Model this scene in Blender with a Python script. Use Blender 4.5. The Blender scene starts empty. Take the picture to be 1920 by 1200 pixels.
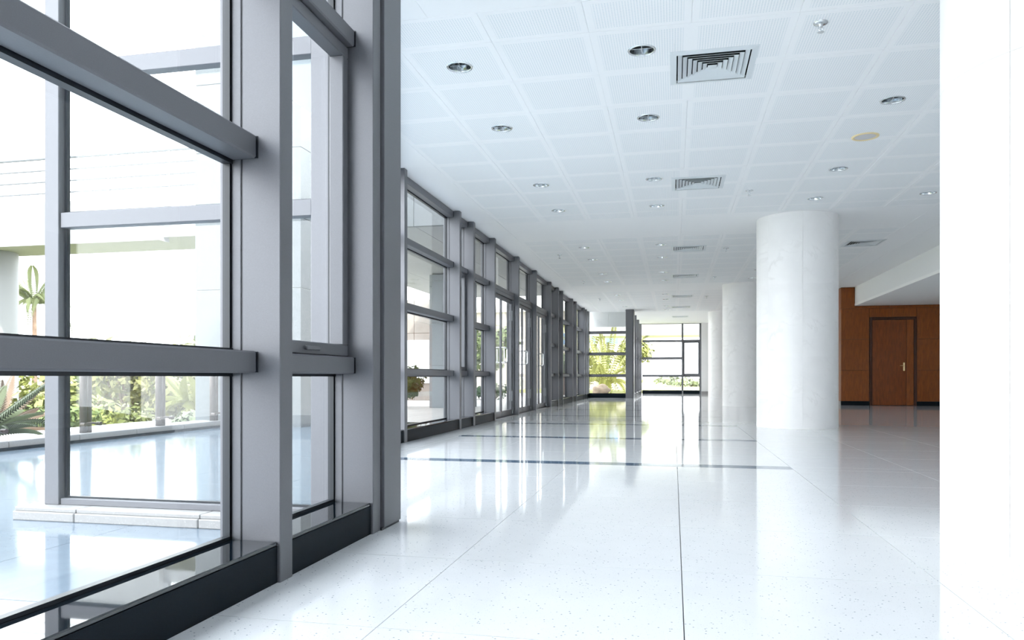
import bpy, bmesh, math, random
from mathutils import Vector, Matrix
S = bpy.context.scene
COL = S.collection
PI = math.pi
random.seed(7)

# ------------------------------------------------------------------ camera, sky, sun, exposure
YAW = math.atan(303 / 1400)
cam = bpy.data.cameras.new('camera'); CAM = bpy.data.objects.new('camera', cam); COL.objects.link(CAM)
CAM.location = (0, 0, .75); CAM.rotation_euler = (PI / 2, 0, YAW)
cam.sensor_width = 36; cam.lens = 36 * 1400 / 1920; cam.shift_y = 107 / 1920; cam.clip_end = 600; cam.clip_start = .05
S.camera = CAM
S.view_settings.view_transform = 'Standard'; S.view_settings.look = 'None'
S.view_settings.gamma = 1; S.view_settings.use_curve_mapping = False
S.view_settings.exposure = 1.76
try:
    S.cycles.transparent_max_bounces = 24; S.cycles.max_bounces = 14; S.cycles.diffuse_bounces = 7
    S.cycles.use_denoising = True; S.cycles.sample_clamp_indirect = 12
except Exception: pass
W = bpy.data.worlds.new('world'); S.world = W; W.use_nodes = True
wn = W.node_tree; wn.nodes.clear()
bg = wn.nodes.new('ShaderNodeBackground'); wo = wn.nodes.new('ShaderNodeOutputWorld')
tc = wn.nodes.new('ShaderNodeTexCoord'); sx = wn.nodes.new('ShaderNodeSeparateXYZ'); cr = wn.nodes.new('ShaderNodeValToRGB')
wn.links.new(tc.outputs['Generated'], sx.inputs[0]); wn.links.new(sx.outputs['Z'], cr.inputs[0])
cr.color_ramp.elements[0].color = (.955, .975, 1, 1); cr.color_ramp.elements[1].color = (.85, .92, 1, 1)
wn.links.new(cr.outputs[0], bg.inputs[0]); wn.links.new(bg.outputs[0], wo.inputs[0]); bg.inputs[1].default_value = 2.3
sl = bpy.data.lights.new('sun', 'SUN'); sl.energy = 3.0; sl.angle = .03; sl.color = (1, .95, .86)
SUN = bpy.data.objects.new('sun', sl); COL.objects.link(SUN)
SUN.rotation_euler = Vector((-.62, .36, -.82)).to_track_quat('-Z', 'Y').to_euler(); SUN.location = (30, -20, 40)

# ------------------------------------------------------------------ materials
def mat(name, color=(.8, .8, .8), rough=.5, metal=0., spec=.5, noise=0., nscale=20., bump=0., bscale=200., extra=None, coat=0.):
    m = bpy.data.materials.new(name); m.use_nodes = True; n = m.node_tree.nodes; l = m.node_tree.links
    b = n['Principled BSDF']; b.inputs['Base Color'].default_value = (*color, 1); b.inputs['Roughness'].default_value = rough
    b.inputs['Metallic'].default_value = metal; b.inputs['Specular IOR Level'].default_value = spec; b.inputs['Coat Weight'].default_value = coat
    b.inputs['Coat Roughness'].default_value = .05
    t = n.new('ShaderNodeTexCoord')
    if noise:
        x = n.new('ShaderNodeTexNoise'); x.inputs['Scale'].default_value = nscale; x.inputs['Detail'].default_value = 6
        l.new(t.outputs['Object'], x.inputs['Vector'])
        r = n.new('ShaderNodeMapRange'); r.inputs[1].default_value = .3; r.inputs[2].default_value = .7
        r.inputs[3].default_value = 1 - noise; r.inputs[4].default_value = 1 + noise; l.new(x.outputs[0], r.inputs[0])
        h = n.new('ShaderNodeHueSaturation'); h.inputs['Color'].default_value = (*color, 1); l.new(r.outputs[0], h.inputs['Value'])
        l.new(h.outputs[0], b.inputs['Base Color'])
    if bump:
        x = n.new('ShaderNodeTexNoise'); x.inputs['Scale'].default_value = bscale; l.new(t.outputs['Object'], x.inputs['Vector'])
        u = n.new('ShaderNodeBump'); u.inputs['Strength'].default_value = bump; u.inputs['Distance'].default_value = .002
        l.new(x.outputs[0], u.inputs['Height']); l.new(u.outputs[0], b.inputs['Normal'])
    if extra: extra(m, n, l, b, t)
    return m
def base_src(b, n, l):
    s = b.inputs['Base Color']
    if s.is_linked: return s.links[0].from_socket
    c = n.new('ShaderNodeRGB'); c.outputs[0].default_value = s.default_value; return c.outputs[0]
def speckle(col, scale, lo, hi, amt=1., randomize=True):
    def f(m, n, l, b, t):
        v = n.new('ShaderNodeTexVoronoi'); v.inputs['Scale'].default_value = scale; l.new(t.outputs['Object'], v.inputs['Vector'])
        r = n.new('ShaderNodeMapRange'); r.inputs[1].default_value = lo; r.inputs[2].default_value = hi; r.inputs[3].default_value = amt; r.inputs[4].default_value = 0
        l.new(v.outputs['Distance'], r.inputs[0])
        w = n.new('ShaderNodeTexWhiteNoise'); l.new(v.outputs['Color'], w.inputs['Vector'])
        g = n.new('ShaderNodeMath'); g.operation = 'GREATER_THAN'; g.inputs[1].default_value = .55; l.new(w.outputs['Value'], g.inputs[0])
        k = n.new('ShaderNodeMath'); k.operation = 'MULTIPLY'; l.new(r.outputs[0], k.inputs[0]); l.new(g.outputs[0], k.inputs[1])
        x = n.new('ShaderNodeMix'); x.data_type = 'RGBA'; l.new(k.outputs[0], x.inputs[0]); l.new(base_src(b, n, l), x.inputs[6])
        x.inputs[7].default_value = (*col, 1); l.new(x.outputs[2], b.inputs['Base Color'])
    return f
def veins(m, n, l, b, t):
    x = n.new('ShaderNodeTexNoise'); x.inputs['Scale'].default_value = 1.3; x.inputs['Detail'].default_value = 9; x.inputs['Distortion'].default_value = 1.6
    l.new(t.outputs['Object'], x.inputs['Vector'])
    a = n.new('ShaderNodeMath'); a.operation = 'SUBTRACT'; a.inputs[1].default_value = .5; l.new(x.outputs[0], a.inputs[0])
    c = n.new('ShaderNodeMath'); c.operation = 'ABSOLUTE'; l.new(a.outputs[0], c.inputs[0])
    r = n.new('ShaderNodeMapRange'); r.inputs[1].default_value = 0; r.inputs[2].default_value = .02; r.inputs[3].default_value = .22; r.inputs[4].default_value = 0
    l.new(c.outputs[0], r.inputs[0])
    y = n.new('ShaderNodeTexNoise'); y.inputs['Scale'].default_value = 2.; l.new(t.outputs['Object'], y.inputs['Vector'])
    q = n.new('ShaderNodeMapRange'); q.inputs[1].default_value = .5; q.inputs[2].default_value = .75; l.new(y.outputs[0], q.inputs[0])
    k = n.new('ShaderNodeMath'); k.operation = 'MULTIPLY'; l.new(r.outputs[0], k.inputs[0]); l.new(q.outputs[0], k.inputs[1])
    z = n.new('ShaderNodeMix'); z.data_type = 'RGBA'; l.new(k.outputs[0], z.inputs[0]); l.new(base_src(b, n, l), z.inputs[6])
    z.inputs[7].default_value = (.42, .40, .38, 1); l.new(z.outputs[2], b.inputs['Base Color'])
def perf(hx, hy):
    def f(m, n, l, b, t):
        s = n.new('ShaderNodeSeparateXYZ'); l.new(t.outputs['Object'], s.inputs[0])
        def M(op, a, c=None):
            q = n.new('ShaderNodeMath'); q.operation = op
            for i, v in enumerate((a, c)):
                if v is None: continue
                if isinstance(v, (int, float)): q.inputs[i].default_value = v
                else: l.new(v, q.inputs[i])
            return q.outputs[0]
        def fr(o):
            return M('SUBTRACT', M('FRACT', M('DIVIDE', M('ADD', o, 10.0), .0185)), .5)
        d = M('SQRT', M('ADD', M('POWER', fr(s.outputs[0]), 2.), M('POWER', fr(s.outputs[1]), 2.)))
        k = M('MULTIPLY', M('LESS_THAN', d, .27), M('MULTIPLY', M('LESS_THAN', M('ABSOLUTE', s.outputs[0]), hx), M('LESS_THAN', M('ABSOLUTE', s.outputs[1]), hy)))
        z = n.new('ShaderNodeMix'); z.data_type = 'RGBA'; l.new(k, z.inputs[0]); l.new(base_src(b, n, l), z.inputs[6])
        z.inputs[7].default_value = (.70, .75, .78, 1); l.new(z.outputs[2], b.inputs['Base Color'])
    return f
def wood(m, n, l, b, t):
    mp = n.new('ShaderNodeMapping'); mp.inputs['Scale'].default_value = (14, 14, 1.6); l.new(t.outputs['Object'], mp.inputs[0])
    x = n.new('ShaderNodeTexNoise'); x.inputs['Scale'].default_value = 3; x.inputs['Detail'].default_value = 8; x.inputs['Distortion'].default_value = .6
    l.new(mp.outputs[0], x.inputs['Vector'])
    c = n.new('ShaderNodeValToRGB'); l.new(x.outputs[0], c.inputs[0]); b0 = b.inputs['Base Color'].default_value
    c.color_ramp.elements[0].position = .3; c.color_ramp.elements[1].position = .7
    c.color_ramp.elements[0].color = (b0[0] * .72, b0[1] * .66, b0[2] * .6, 1); c.color_ramp.elements[1].color = (b0[0] * 1.2, b0[1] * 1.2, b0[2] * 1.2, 1)
    l.new(c.outputs[0], b.inputs['Base Color'])
def joints(sx_, sy_, w, col):
    def f(m, n, l, b, t):
        s = n.new('ShaderNodeSeparateXYZ'); l.new(t.outputs['Object'], s.inputs[0]); outs = []
        for i, p in ((0, sx_), (1, sy_)):
            a = n.new('ShaderNodeMath'); a.operation = 'DIVIDE'; a.inputs[1].default_value = p; l.new(s.outputs[i], a.inputs[0])
            c = n.new('ShaderNodeMath'); c.operation = 'FRACT'; l.new(a.outputs[0], c.inputs[0])
            d = n.new('ShaderNodeMath'); d.operation = 'LESS_THAN'; d.inputs[1].default_value = w / p; l.new(c.outputs[0], d.inputs[0]); outs.append(d.outputs[0])
        q = n.new('ShaderNodeMath'); q.operation = 'MAXIMUM'; l.new(outs[0], q.inputs[0]); l.new(outs[1], q.inputs[1])
        z = n.new('ShaderNodeMix'); z.data_type = 'RGBA'; l.new(q.outputs[0], z.inputs[0]); l.new(base_src(b, n, l), z.inputs[6])
        z.inputs[7].default_value = (*col, 1); l.new(z.outputs[2], b.inputs['Base Color'])
    return f
def many(*fs):
    def f(*a):
        for g in fs: g(*a)
    return f
def glass(name, tint, refl=1.0, base=.05):
    m = bpy.data.materials.new(name); m.use_nodes = True; n = m.node_tree.nodes; l = m.node_tree.links; n.clear()
    o = n.new('ShaderNodeOutputMaterial'); t = n.new('ShaderNodeBsdfTransparent'); t.inputs[0].default_value = (*tint, 1)
    g = n.new('ShaderNodeBsdfGlossy'); g.inputs['Roughness'].default_value = 0; g.inputs[0].default_value = (refl, refl, refl, 1)
    w = n.new('ShaderNodeLayerWeight'); w.inputs[0].default_value = .5
    p = n.new('ShaderNodeMath'); p.operation = 'POWER'; p.inputs[1].default_value = 5; l.new(w.outputs['Facing'], p.inputs[0])
    q = n.new('ShaderNodeMath'); q.operation = 'MULTIPLY_ADD'; q.inputs[1].default_value = 1 - base; q.inputs[2].default_value = base; l.new(p.outputs[0], q.inputs[0])
    x = n.new('ShaderNodeMixShader'); l.new(q.outputs[0], x.inputs[0]); l.new(t.outputs[0], x.inputs[1]); l.new(g.outputs[0], x.inputs[2])
    l.new(x.outputs[0], o.inputs[0]); return m

M = {}
M['frame'] = mat('grey_metallic_paint', (.150, .153, .168), .42, .25, .5, .05, 300, .06, 900)
M['gasket'] = mat('black_rubber', (.008, .012, .018), .35)
M['sill'] = mat('black_polished_granite', (.003, .006, .010), .03, 0, 1.0)
M['sillface'] = mat('black_honed_granite', (.004, .009, .014), .5, 0, .12, .2, 400)
M['glass'] = glass('clear_glass', (.975, .985, .983), 1, .03)
M['terrazzo'] = mat('white_polished_terrazzo', (.79, .805, .825), .06, 0, .5, .015, 6, extra=many(speckle((.14, .20, .26), 56, .10, .20, .9), speckle((.38, .42, .46), 150, .12, .2, .7)))
M['floorfar'] = mat('white_polished_terrazzo_jointed', (.79, .805, .825), .06, 0, .5, .015, 6, extra=many(joints(.9, .9, .004, (.4, .42, .45))))
M['strip'] = mat('blue_grey_granite_strip', (.085, .15, .23), .06, 0, .5, .12, 300)
M['grout'] = mat('pale_grout', (.50, .51, .53), .8)
M['ceil'] = mat('white_ceiling_paint', (.92, .925, .93), .75, 0, .3)
M['perf'] = mat('perforated_ceiling', (.92, .925, .93), .75, 0, .3, extra=perf(.296, .31))
M['perfs'] = mat('perforated_ceiling_short', (.92, .925, .93), .75, 0, .3, extra=perf(.296, .17))
M['marble'] = mat('white_marble', (.89, .88, .875), .32, 0, .4, .03, 3, extra=many(veins, speckle((.6, .58, .56), 90, .05, .12, .5)))
M['wood'] = mat('orange_brown_veneer', (.25, .068, .007), .34, 0, .4, extra=wood)
M['wooddoor'] = mat('brown_door_veneer', (.21, .052, .006), .34, 0, .4, extra=wood)
M['woodframe'] = mat('dark_wood_frame', (.055, .014, .004), .35, 0, .4, extra=wood)
M['chrome'] = mat('polished_chrome', (.75, .78, .8), .12, 1)
M['brass'] = mat('satin_brass', (.8, .62, .34), .25, 1)
M['steel'] = mat('brown_grey_steel', (.085, .066, .064), .4, .3, noise=.06, nscale=60)
M['alu'] = mat('white_painted_metal', (.70, .74, .76), .4, 0, .4)
M['void'] = mat('duct_shade_black', (.012, .02, .024), .8)  # shade inside the unlit duct, painted as a near-black colour
M['cream'] = mat('cream_plastic', (.80, .66, .38), .5)
M['wplastic'] = mat('white_mesh', (.66, .64, .64), .6, noise=.1, nscale=300)
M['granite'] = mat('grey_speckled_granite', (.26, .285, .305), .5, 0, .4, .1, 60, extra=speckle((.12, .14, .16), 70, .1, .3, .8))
M['granitedim'] = mat('grey_granite_dimmed_for_sun', (.125, .138, .148), .5, 0, .4, .12, 60, extra=speckle((.06, .07, .08), 70, .1, .3, .8))  # same granite in a darker colour, offsets the sun on pillar and fascia
M['granlight'] = mat('pale_speckled_granite', (.31, .305, .302), .5, 0, .4, .05, 60, extra=speckle((.42, .40, .40), 80, .1, .3, .8))
M['paving'] = mat('pale_polished_paving', (.175, .22, .27), .09, 0, .5, .06, 8, extra=speckle((.12, .14, .16), 60, .1, .25, .6))
M['drive'] = mat('pale_stone_drive', (.58, .56, .54), .5, 0, .4, .06, 2, extra=joints(.6, .6, .012, (.36, .35, .34)))
M['soffit'] = mat('grey_soffit_panel', (.46, .465, .47), .6, 0, .3, .05, 40)
M['white'] = mat('white_render', (.85, .86, .87), .7)
M['lawn'] = mat('sunlit_grass', (.28, .28, .13), .9, 0, .1, .25, 1.5, .6, 40)
M['soil'] = mat('planted_soil', (.09, .10, .04), .95, 0, .1, .4, 2.0, .6, 20)
def leafmat(n, c, k=.3): return mat(n, c, .55, 0, .3, k, 1.2)
M['leafy'] = leafmat('yellow_green_leaves', (.20, .215, .055)); M['leafm'] = leafmat('mid_green_leaves', (.115, .155, .050))
M['leafd'] = leafmat('dark_green_leaves', (.035, .085, .022)); M['leafp'] = leafmat('pale_grey_green_leaves', (.21, .24, .14))
M['leaflo'] = leafmat('olive_leaves', (.17, .165, .06)); M['frond'] = leafmat('palm_frond', (.34, .345, .13)); M['cycad'] = leafmat('cycad_frond', (.065, .085, .040))
M['dry'] = leafmat('dry_frond', (.13, .085, .055)); M['flower'] = leafmat('orange_flowers', (.70, .24, .10))
M['bark'] = mat('brown_bark', (.20, .14, .11), .9, 0, .1, .3, 8); M['rock'] = mat('tan_boulder', (.24, .185, .135), .9, 0, .2, .3, 4, .8, 12)
M['bridge'] = mat('pale_grey_concrete', (.30, .31, .33), .7); M['rail'] = mat('grey_rail_paint', (.16, .17, .19), .5)
M['bluewin'] = mat('blue_window', (.16, .26, .42), .15); M['pinkwall'] = mat('pale_pink_render', (.42, .38, .36), .8)
M['beige'] = mat('beige_stone', (.32, .29, .265), .7, noise=.08, nscale=3); M['planter'] = mat('tan_planter_stone', (.30, .245, .185), .8, noise=.1, nscale=4)
M['signblue'] = mat('blue_sign_face', (.03, .05, .22), .4); M['signpink'] = mat('pale_pink_sign', (.75, .42, .36), .4); M['dark'] = mat('dark_recess', (.02, .008, .004), .6)
M['bulb'] = mat('frosted_lamp', (.8, .84, .86), .2)

# ------------------------------------------------------------------ helpers
WP = {}
def bbox(bm):
    xs = [v.co for v in bm.verts]
    return [min(v[i] for v in xs) for i in range(3)], [max(v[i] for v in xs) for i in range(3)]
def box(bm, x0, x1, y0, y1, z0, z1, bev=0, seg=1):
    x0, x1 = sorted((x0, x1)); y0, y1 = sorted((y0, y1)); z0, z1 = sorted((z0, z1))
    r = bmesh.ops.create_cube(bm, size=1)['verts']
    for v in r: v.co = Vector(((x0 + x1) / 2 + v.co.x * (x1 - x0), (y0 + y1) / 2 + v.co.y * (y1 - y0), (z0 + z1) / 2 + v.co.z * (z1 - z0)))
    if bev:
        es = list({e for v in r for e in v.link_edges})
        bmesh.ops.bevel(bm, geom=es, offset=bev, segments=seg, profile=.5, affect='EDGES')
    return bm
def B(*a, **k): return box(bmesh.new(), *a, **k)
def tube(bm, pts, r, n=10, cap=True):
    pts = [Vector(p) for p in pts]; rings = []
    rr = r if isinstance(r, (list, tuple)) else [r] * len(pts); up = None
    for i, p in enumerate(pts):
        d = (pts[min(i + 1, len(pts) - 1)] - pts[max(i - 1, 0)]).normalized()
        if up is None: up = Vector((0, 0, 1)) if abs(d.z) < .9 else Vector((1, 0, 0))
        a = d.cross(up).normalized(); up = a.cross(d).normalized()
        rings.append([bm.verts.new(p + (a * math.cos(t) + up * math.sin(t)) * rr[i]) for t in [2 * PI * k / n for k in range(n)]])
    for q0, q1 in zip(rings, rings[1:]):
        for k in range(n): bm.faces.new((q0[k], q0[(k + 1) % n], q1[(k + 1) % n], q1[k]))
    if cap: bm.faces.new(rings[0][::-1]); bm.faces.new(rings[-1])
    return bm
def lathe(bm, prof, c, n=28):
    rings = [[bm.verts.new((c[0] + r * math.cos(2 * PI * k / n), c[1] + r * math.sin(2 * PI * k / n), c[2] + z)) for k in range(n)] for r, z in prof]
    for a, b in zip(rings, rings[1:]):
        for k in range(n): bm.faces.new((a[k], a[(k + 1) % n], b[(k + 1) % n], b[k]))
    return bm
def obj(name, bm, m, parent=None, smooth=False, origin=None, base=False):
    bmesh.ops.recalc_face_normals(bm, faces=bm.faces[:]) if smooth is not None else None
    lo, hi = bbox(bm)
    o0 = Vector(origin) if origin else Vector([(a + b) / 2 for a, b in zip(lo, hi)])
    if base: o0.z = lo[2]
    for v in bm.verts: v.co -= o0
    me = bpy.data.meshes.new(name); bm.to_mesh(me); bm.free()
    if smooth: me.polygons.foreach_set('use_smooth', [True] * len(me.polygons))
    me.materials.append(m); o = bpy.data.objects.new(name, me); COL.objects.link(o)
    WP[o] = o0
    if parent: o.parent = parent; o.location = o0 - WP[parent]
    else: o.location = o0
    return o
def dup(src, loc, parent):
    o = src.copy(); COL.objects.link(o); WP[o] = Vector(loc); o.parent = parent; o.location = WP[o] - WP[parent]; return o
def tag(o, label=None, cat=None, group=None, kind=None):
    for k, v in (('label', label), ('category', cat), ('group', group), ('kind', kind)):
        if v: o[k] = v
    return o
def thing(name, loc, label, cat, group=None, kind=None):
    o = bpy.data.objects.new(name, None); COL.objects.link(o); o.location = loc; o.empty_display_size = .1; WP[o] = Vector(loc)
    return tag(o, label, cat, group, kind)
def clone(root, loc, label=None):
    c = root.copy(); COL.objects.link(c); c.location = loc; WP[c] = Vector(loc)
    if label: c['label'] = label
    for ch in root.children:
        d = ch.copy(); COL.objects.link(d); d.parent = c; WP[d] = WP[c] + (WP[ch] - WP[root])
        for g in ch.children:
            e = g.copy(); COL.objects.link(e); e.parent = d; WP[e] = WP[d] + (WP[g] - WP[ch])
    return c

CZ = 3.14                       # ceiling height
# ------------------------------------------------------------------ floor
floor = thing('floor', (0, 12, 0), 'white polished terrazzo lobby floor with thin joints and blue grey strips', 'floor', kind='structure')
terr = thing('floor_terrace', (-5, 5, 0), 'pale polished stone terrace paving outside the near glass', 'terrace', kind='structure')
obj('subfloor', B(-9, 9.2, -7, 34.6, -.20, -.022), M['grout'], floor)
xs = [-6.62, -6.27, -5.37, -4.47, -3.57, -2.67, -1.77, -.87, .03, .95, 1.87, 2.77, 3.67, 4.57, 5.47, 6.37]
ys = [-1.34, -.48, .38, 1.24, 2.10, 2.96, 3.82, 4.68, 5.54, 6.40, 6.60, 7.43, 8.27, 9.10, 9.30, 10.13, 10.97, 11.80]
def inside_x(y):                # left limit of the lobby at depth y
    if y < 3.42: return -1.6
    if y > 8.0: return -3.2
    return -1.6 - (y - 3.42) * .36
def tile(n, x0, x1, y0, y1, m, p):
    g = .0016
    return obj(n, B(x0 + g, x1 - g, y0 + g, y1 - g, -.022, 0), m, p)
for j in range(len(ys) - 1):
    y0, y1 = ys[j], ys[j + 1]; strip = y1 - y0 < .3; lim = inside_x((y0 + y1) / 2)
    if y1 < 3.9: lim = -1.6
    if strip:
        tile('inlay_strip', -2.67, .95, y0, y1, M['strip'], floor); st = [(-3.2, -2.67)] + list(zip(xs[9:], xs[10:]))
        for a, b in st: tile('floor_tile', a, b, y0, y1, M['terrazzo'], floor)
        if y1 < 8:
            for a, b in zip(xs[:4], xs[1:5]): tile('paving_slab', a, b, y0, y1, M['paving'], terr)
            tile('paving_slab', -3.57, -3.2, y0, y1, M['paving'], terr)
        else: tile('paving_slab', -6.62, -3.2, y0, y1, M['paving'], terr)
        continue
    for a, b in zip(xs, xs[1:]):
        if b <= lim + .02: tile('paving_slab', a, b, y0, y1, M['paving'], terr)
        elif a < lim - .02:
            tile('paving_slab', a, lim, y0, y1, M['paving'], terr); tile('floor_tile', lim, b, y0, y1, M['terrazzo'], floor)
        else: tile('floor_tile', a, b, y0, y1, M['terrazzo'], floor)
cuts = [11.80, 12.0, 14.3, 14.5, 17.0, 17.2, 19.7, 19.9, 22.4, 22.6, 25.1, 25.3, 34.6]
for a, b in zip(cuts, cuts[1:]):
    if b - a < .3:
        obj('inlay_strip', B(-2.67, .95, a, b, -.022, 0), M['strip'], floor)
        obj('floor_field', B(-3.2, -2.67, a, b, -.022, 0), M['floorfar'], floor); obj('floor_field', B(.95, 9, a, b, -.022, 0), M['floorfar'], floor)
    else: obj('floor_field', B(-3.2, 9, a, b, -.022, 0), M['floorfar'], floor)
obj('floor_field', B(-1.6, 9, -7, -1.34, -.022, 0), M['floorfar'], floor)
obj('floor_field', B(6.37, 9, -1.34, 11.8, -.022, 0), M['floorfar'], floor)

# ------------------------------------------------------------------ ceiling
ceil = thing('ceiling', (0, 12, CZ), 'white ceiling of perforated square panels with plain bands', 'ceiling', kind='structure')
obj('roof_slab', B(-3.3, 9.2, 3.3, 34.6, CZ + .16, CZ + .5), M['white'], ceil)
obj('roof_slab', B(-1.66, 9.2, -7, 3.3, CZ + .16, CZ + .5), M['white'], ceil)
XC = [-2.65 + .692 * k for k in range(10)]; PY = .725
lights = []
def panel_bm(hx, hy, hole=0, h=.018, c=.0035):
    bm = bmesh.new()
    o = [bm.verts.new((sx_ * (hx - .0004), sy_ * (hy - .0004), h)) for sx_, sy_ in ((-1, -1), (1, -1), (1, 1), (-1, 1))]
    m = [bm.verts.new((sx_ * (hx - .0004), sy_ * (hy - .0004), c)) for sx_, sy_ in ((-1, -1), (1, -1), (1, 1), (-1, 1))]
    for k in range(4): bm.faces.new((o[k], o[(k + 1) % 4], m[(k + 1) % 4], m[k]))
    bm.faces.new(o) if not hole else None
    n = 24 if hole else 4
    if hole:
        def sq(t):
            x, y = math.cos(t), math.sin(t); s = 1 / max(abs(x) / (hx - c), abs(y) / (hy - c)); return (x * s, y * s, 0)
        an = sorted([2 * PI * k / 20 for k in range(20)] + [math.atan2(a * (hy - c), b * (hx - c)) % (2 * PI) for a in (1, -1) for b in (1, -1)])
        q = [bm.verts.new(sq(t)) for t in an]; r = [bm.verts.new((hole * math.cos(t), hole * math.sin(t), 0)) for t in an]
        for k in range(len(an)): bm.faces.new((q[k], q[(k + 1) % len(an)], r[(k + 1) % len(an)], r[k]))
        corner = [min(q, key=lambda v: (v.co.x - s0 * hx) ** 2 + (v.co.y - s1 * hy) ** 2) for s0, s1 in ((-1, -1), (1, -1), (1, 1), (-1, 1))]
        for k in range(4):
            a, b = q.index(corner[k]), q.index(corner[(k + 1) % 4]); run = []
            i = a
            while True:
                run.append(q[i])
                if i == b: break
                i = (i + 1) % len(q)
            bm.faces.new([m[k]] + run + [m[(k + 1) % 4]])
    else:
        q = [bm.verts.new((sx_ * (hx - c), sy_ * (hy - c), 0)) for sx_, sy_ in ((-1, -1), (1, -1), (1, 1), (-1, 1))]
        for k in range(4): bm.faces.new((m[k], m[(k + 1) % 4], q[(k + 1) % 4], q[k]))
        bm.faces.new(q)
    return bm
protos = {}
VENTS = [(.29, 5.93), (.29, 9.47), (.27, 14.25), (.26, 18.1), (.25, 22.6), (.25, 26.1), (.25, 30.2), (3.30, 14.33)]
def cut_panel(name, x0, x1, y0, y1, m, hole=0, hs=.285):
    for vx, vy in VENTS:
        a0, a1, b0, b1 = max(x0, vx - hs), min(x1, vx + hs), max(y0, vy - hs), min(y1, vy + hs)
        if a1 - a0 > .01 and b1 - b0 > .01: break
    else: return False
    c = ((x0 + x1) / 2, (y0 + y1) / 2, CZ); bm = bmesh.new()
    gx = sorted({x0, a0, a1, x1}); gy = sorted({y0, b0, b1, y1})
    V = {}
    def v(i, j):
        if (i, j) not in V: V[i, j] = bm.verts.new((gx[i], gy[j], CZ))
        return V[i, j]
    for i in range(len(gx) - 1):
        for j in range(len(gy) - 1):
            mx, my = (gx[i] + gx[i + 1]) / 2, (gy[j] + gy[j + 1]) / 2
            if a0 < mx < a1 and b0 < my < b1: continue
            if hole and x0 < mx < a0: continue
            bm.faces.new((v(i, j), v(i + 1, j), v(i + 1, j + 1), v(i, j + 1)))
    g = bmesh.ops.extrude_face_region(bm, geom=bm.faces[:])['geom']
    for q in g:
        if isinstance(q, bmesh.types.BMVert): q.co.z += .018
    if hole:                      # the strip that holds the light: a holed piece centred on the light, plus a filler
        hx = a0 - c[0]; q = panel_bm(hx, (y1 - y0) / 2, hole, c=.0006)
        for w in q.verts: w.co += Vector(c)
        tm = bpy.data.meshes.new('tmp'); q.to_mesh(tm); q.free(); bm.from_mesh(tm); bpy.data.meshes.remove(tm)
        box(bm, x0, c[0] - hx, y0, y1, CZ, CZ + .018)
    obj(name, bm, m, ceil, origin=c); return True
def panel(name, x0, x1, y0, y1, m, hole=0):
    if cut_panel(name, x0, x1, y0, y1, m, hole): return
    key = (name, round(x1 - x0, 3), round(y1 - y0, 3), hole, m.name); c = ((x0 + x1) / 2, (y0 + y1) / 2, CZ)
    if key in protos: return dup(protos[key], c, ceil)
    bm = panel_bm((x1 - x0) / 2, (y1 - y0) / 2, hole)
    for v in bm.verts: v.co += Vector(c)
    o = obj(name, bm, m, ceil, origin=c); protos[key] = o; return o
LC = {1: 'a', 3: 'b', 6: 'c', 8: 'd'}
LROW = [1, 3, 6, 8]
def zone(y0, rows=9):           # y0: first full row
    panel_rows = [(y0 - .44, y0)] + [(y0 + PY * k, y0 + PY * (k + 1)) for k in range(8)] + [(y0 + PY * 8, y0 + PY * 8 + .34)]
    for j, (a, b) in enumerate(panel_rows):
        for i in range(9):
            part_row = b - a < .6
            has = (j in LROW) and (i in (1, 3, 6) or (i == 8 and j == 8))
            panel('ceiling_panel', XC[i], XC[i + 1], a, b, M['perfs'] if part_row else M['perf'], .088 if has else 0)
            if has: lights.append((i, j, (XC[i] + XC[i + 1]) / 2, (a + b) / 2, y0))
ZS = [5.18, 13.38, 21.58]
for z in ZS: zone(z)
XE = XC[-1]
plain = [(-1.34, 4.74)] + [(z + PY * 8 + .34, z + 8.2 - .44) for z in ZS]
for a, b in plain:
    if a > 27: b = 34.4
    k = 1 if a < 4 else 0
    panel('plain_panel', -1.6 if k else -2.65, .118, a, b, M['ceil']); panel('plain_panel', .118, 2.194, a, b, M['ceil']); panel('plain_panel', 2.194, XE, a, b, M['ceil'])
for a, b in ((3.4, 11.3), (11.3, 19.5), (19.5, 27.3)): panel('plain_panel', -3.22, -2.65, a, b, M['ceil'])
panel('plain_panel', -2.65, -1.6, 3.4, 4.74, M['ceil'])
panel('plain_panel', -1.6, 9, -7, -1.34, M['ceil'])
for a, b in ((-1.34, 4.74), (4.74, 12.94), (12.94, 21.14), (21.14, 34.4)):
    panel('plain_panel', XE, 4.03, a, b, M['ceil']); panel('plain_panel', 4.03, 4.72, a, b, M['ceil'])
# lowered ceiling on the right
obj('soffit', B(4.70, 9, -7, 21.4, 2.64, 2.70), M['ceil'], ceil); obj('fascia', B(4.70, 4.78, -7, 21.28, 2.70, CZ + .1), M['white'], ceil)

# ------------------------------------------------------------------ ceiling fittings
def downlight(c, label, group):
    t = thing('downlight', c, label, 'ceiling light', group)
    x, y, z = c
    ring = lathe(bmesh.new(), [(.086, .004), (.086, -.004), (.094, -.006), (.100, -.004), (.103, .0)], (x, y, z), 28); obj('trim_ring', ring, M['chrome'], t, True)
    cup = lathe(bmesh.new(), [(.086, .002), (.082, .03), (.070, .07), (.045, .105), (.001, .115)], (x, y, z), 28); obj('reflector', cup, M['chrome'], t, True)
    bb = bmesh.new(); box(bb, x - .078, x + .078, y - .003, y + .003, z + .012, z + .05, bev=.001); box(bb, x - .003, x + .003, y - .078, y + .078, z + .012, z + .05, bev=.001)
    obj('cross_baffle', bb, M['chrome'], t)
    lb = lathe(bmesh.new(), [(.001, .055), (.018, .058), (.026, .072), (.022, .1), (.012, .114)], (x, y, z), 14); obj('lamp', lb, M['bulb'], t, True)
    return t
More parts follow.
